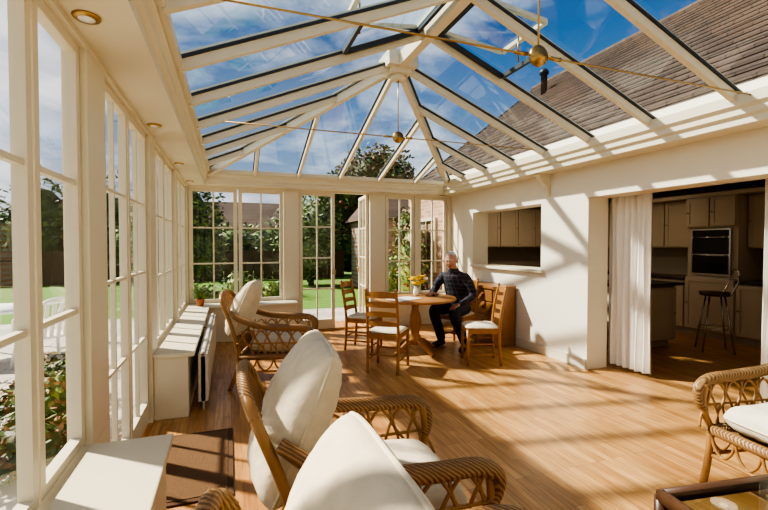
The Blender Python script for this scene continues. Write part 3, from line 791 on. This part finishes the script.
for sy in (-1,1):
    m.sph((.081,sy*.028,.006),.0120,12,2); m.sph((.0905,sy*.028,.004),.0050,8,3)
    m.tube(cat([(.083,sy*.014,.010),(.0945,sy*.028,.0145),(.082,sy*.042,.009)],4),.0042,6,0)
    m.tube(cat([(.092,sy*.014,.026),(.094,sy*.03,.031),(.083,sy*.048,.026)],4),.0036,6,1)
    E=[(.0+.020*math.cos(t)-.004*math.sin(t),sy*(.078-.004*math.cos(t)),-.008+.030*math.sin(t)) for t in [k*PI/7 for k in range(14)]]
    m.tube(E,.005,6,0,True); m.sph((.002,sy*.074,-.010),(.016,.006,.025),8,0)
m.tube(cat([(.083,-.023,-.056),(.0945,0,-.054),(.083,.023,-.056)],5),.0035,6,4)
m.tube(cat([(.082,-.018,-.061),(.0935,0,-.0615),(.082,.018,-.061)],5),.0038,6,4)
head=m.build('head',[M_skin,M_hair,M_eye,M_dark,M_lip],parent=man)
head.location=(.215,0,1.235); head.rotation_euler=(0,math.radians(14),math.radians(16)); head.scale=(1.1,1.1,1.06)
m=MB()
cp=[]
for k in range(24):
    a=2*PI*k/24; cp.append((.150+.068*math.cos(a),.072*math.sin(a),1.102-.016*math.cos(a)))
m.tube(cp,.009,8,0,True)
m.build('collar',[M_shirt],parent=man)
def hand(name,W,fd,up,side,curl):
    m=MB(); fd=V(fd).normalized(); up=V(up); up=(up-fd*up.dot(fd)).normalized(); sd=fd.cross(up)*side
    def P(a,b,c): return V(W)+fd*a+sd*b+up*c
    m.tube([P(-.03,0,0),P(.01,0,0)],[.024,.026],12)
    for b in (-.026,-.009,.009,.026): m.tube([P(0,b*.6,0),P(.045,b,0.003),P(.088,b,0)],[.015,.016,.011],8)
    Ls=[.068,.078,.073,.056]
    for i,b in enumerate((.028,.0095,-.0095,-.028)):
        l=Ls[i]; c=curl
        m.tube([P(.08,b,0),P(.088+l*.4,b*1.15,.002-c*l*.1),P(.088+l*.72,b*1.2,-c*l*.38),P(.088+l*.92,b*1.2,-c*l*.7)],[.0105,.0095,.0085,.006],8)
    m.tube([P(.015,.03,-.002),P(.04,.05,-.006),P(.065,.06,-.010),P(.088,.06,-.014)],[.014,.012,.0105,.007],8)
    o=m.build(name,[M_skin],parent=man)
    r=o.modifiers.new('r','REMESH'); r.mode='VOXEL'; r.voxel_size=.0028
    s=o.modifiers.new('s','SMOOTH'); s.iterations=2
    realize(o)
    if len(o.data.materials)==0: o.data.materials.append(M_skin)
    for p in o.data.polygons: p.use_smooth=True
hand('right_hand',(.455,-.155,.783),(.9,.3,-.04),(0,0,1),-1,.35)
hand('left_hand',(.35,.205,.635),(.9,-.15,-.22),(0,0,1),1,.6)

# ---------------------------------------------------------------- light & world
sd=V((-.54,.42,.64)).normalized()
s=bpy.data.lights.new('sun','SUN'); s.energy=12; s.angle=math.radians(2.0); s.color=(1,.90,.75)
so=bpy.data.objects.new('sun',s); bpy.context.scene.collection.objects.link(so); so.rotation_euler=sd.to_track_quat('Z','Y').to_euler(); so.location=(-8,6,9)
w=bpy.data.worlds.new('sky'); bpy.context.scene.world=w; w.use_nodes=True; nt=w.node_tree; nt.nodes.clear()
o=nt.nodes.new('ShaderNodeOutputWorld'); bg=nt.nodes.new('ShaderNodeBackground'); tc=nt.nodes.new('ShaderNodeTexCoord'); sp=nt.nodes.new('ShaderNodeSeparateXYZ')
L(nt,tc.outputs['Generated'],sp.inputs[0])
r=nt.nodes.new('ShaderNodeValToRGB'); e=r.color_ramp.elements; e[0].position=0; e[0].color=(.85,.92,1.0,1); e[1].position=.75; e[1].color=(.04,.16,.44,1)
x=e.new(.22); x.color=(.32,.54,.88,1); x=e.new(.42); x.color=(.09,.29,.66,1)
L(nt,sp.outputs[2],r.inputs['Fac'])
dv=nt.nodes.new('ShaderNodeVectorMath'); dv.operation='DIVIDE'; ad=nt.nodes.new('ShaderNodeMath'); ad.operation='ADD'; ad.inputs[1].default_value=.18
cb=nt.nodes.new('ShaderNodeCombineXYZ'); L(nt,sp.outputs[2],ad.inputs[0])
for i in range(3): L(nt,ad.outputs[0],cb.inputs[i])
L(nt,tc.outputs['Generated'],dv.inputs[0]); L(nt,cb.outputs[0],dv.inputs[1])
n=nt.nodes.new('ShaderNodeTexNoise'); n.inputs['Scale'].default_value=1.3; n.inputs['Detail'].default_value=9; n.inputs['Roughness'].default_value=.55; n.inputs['Distortion'].default_value=.3
L(nt,dv.outputs[0],n.inputs['Vector'])
cr=nt.nodes.new('ShaderNodeValToRGB'); cr.color_ramp.elements[0].position=.46; cr.color_ramp.elements[1].position=.66
L(nt,n.outputs['Fac'],cr.inputs['Fac'])
mx=nt.nodes.new('ShaderNodeMix'); mx.data_type='RGBA'; mx.inputs[7].default_value=(1.6,1.6,1.65,1)
L(nt,cr.outputs['Color'],mx.inputs[0]); L(nt,r.outputs['Color'],mx.inputs[6])
dt=nt.nodes.new('ShaderNodeVectorMath'); dt.operation='DOT_PRODUCT'; dt.inputs[1].default_value=(-.93,.30,.22); L(nt,tc.outputs['Generated'],dt.inputs[0])
mr=nt.nodes.new('ShaderNodeMapRange'); mr.inputs[1].default_value=.55; mr.inputs[2].default_value=1; L(nt,dt.outputs['Value'],mr.inputs[0])
mx2=nt.nodes.new('ShaderNodeMix'); mx2.data_type='RGBA'; mx2.inputs[7].default_value=(3.0,2.9,2.8,1); L(nt,mr.outputs[0],mx2.inputs[0]); L(nt,mx.outputs[2],mx2.inputs[6])
L(nt,mx2.outputs[2],bg.inputs[0]); bg.inputs[1].default_value=.72; L(nt,bg.outputs[0],o.inputs[0])

# ---------------------------------------------------------------- camera
cam=bpy.data.cameras.new('camera'); co=bpy.data.objects.new('camera',cam); bpy.context.scene.collection.objects.link(co)
cam.sensor_width=36; cam.lens=430/768*36; cam.clip_start=.05; cam.clip_end=300
co.location=(0,0,1.45); co.rotation_euler=(math.radians(90-1.33),0,math.radians(-19.7))
bpy.context.scene.camera=co
vs_=bpy.context.scene.view_settings
try:
    vs_.view_transform='AgX'; vs_.look='AgX - High Contrast'
except Exception as ex: print(ex)
vs_.exposure=-0.25
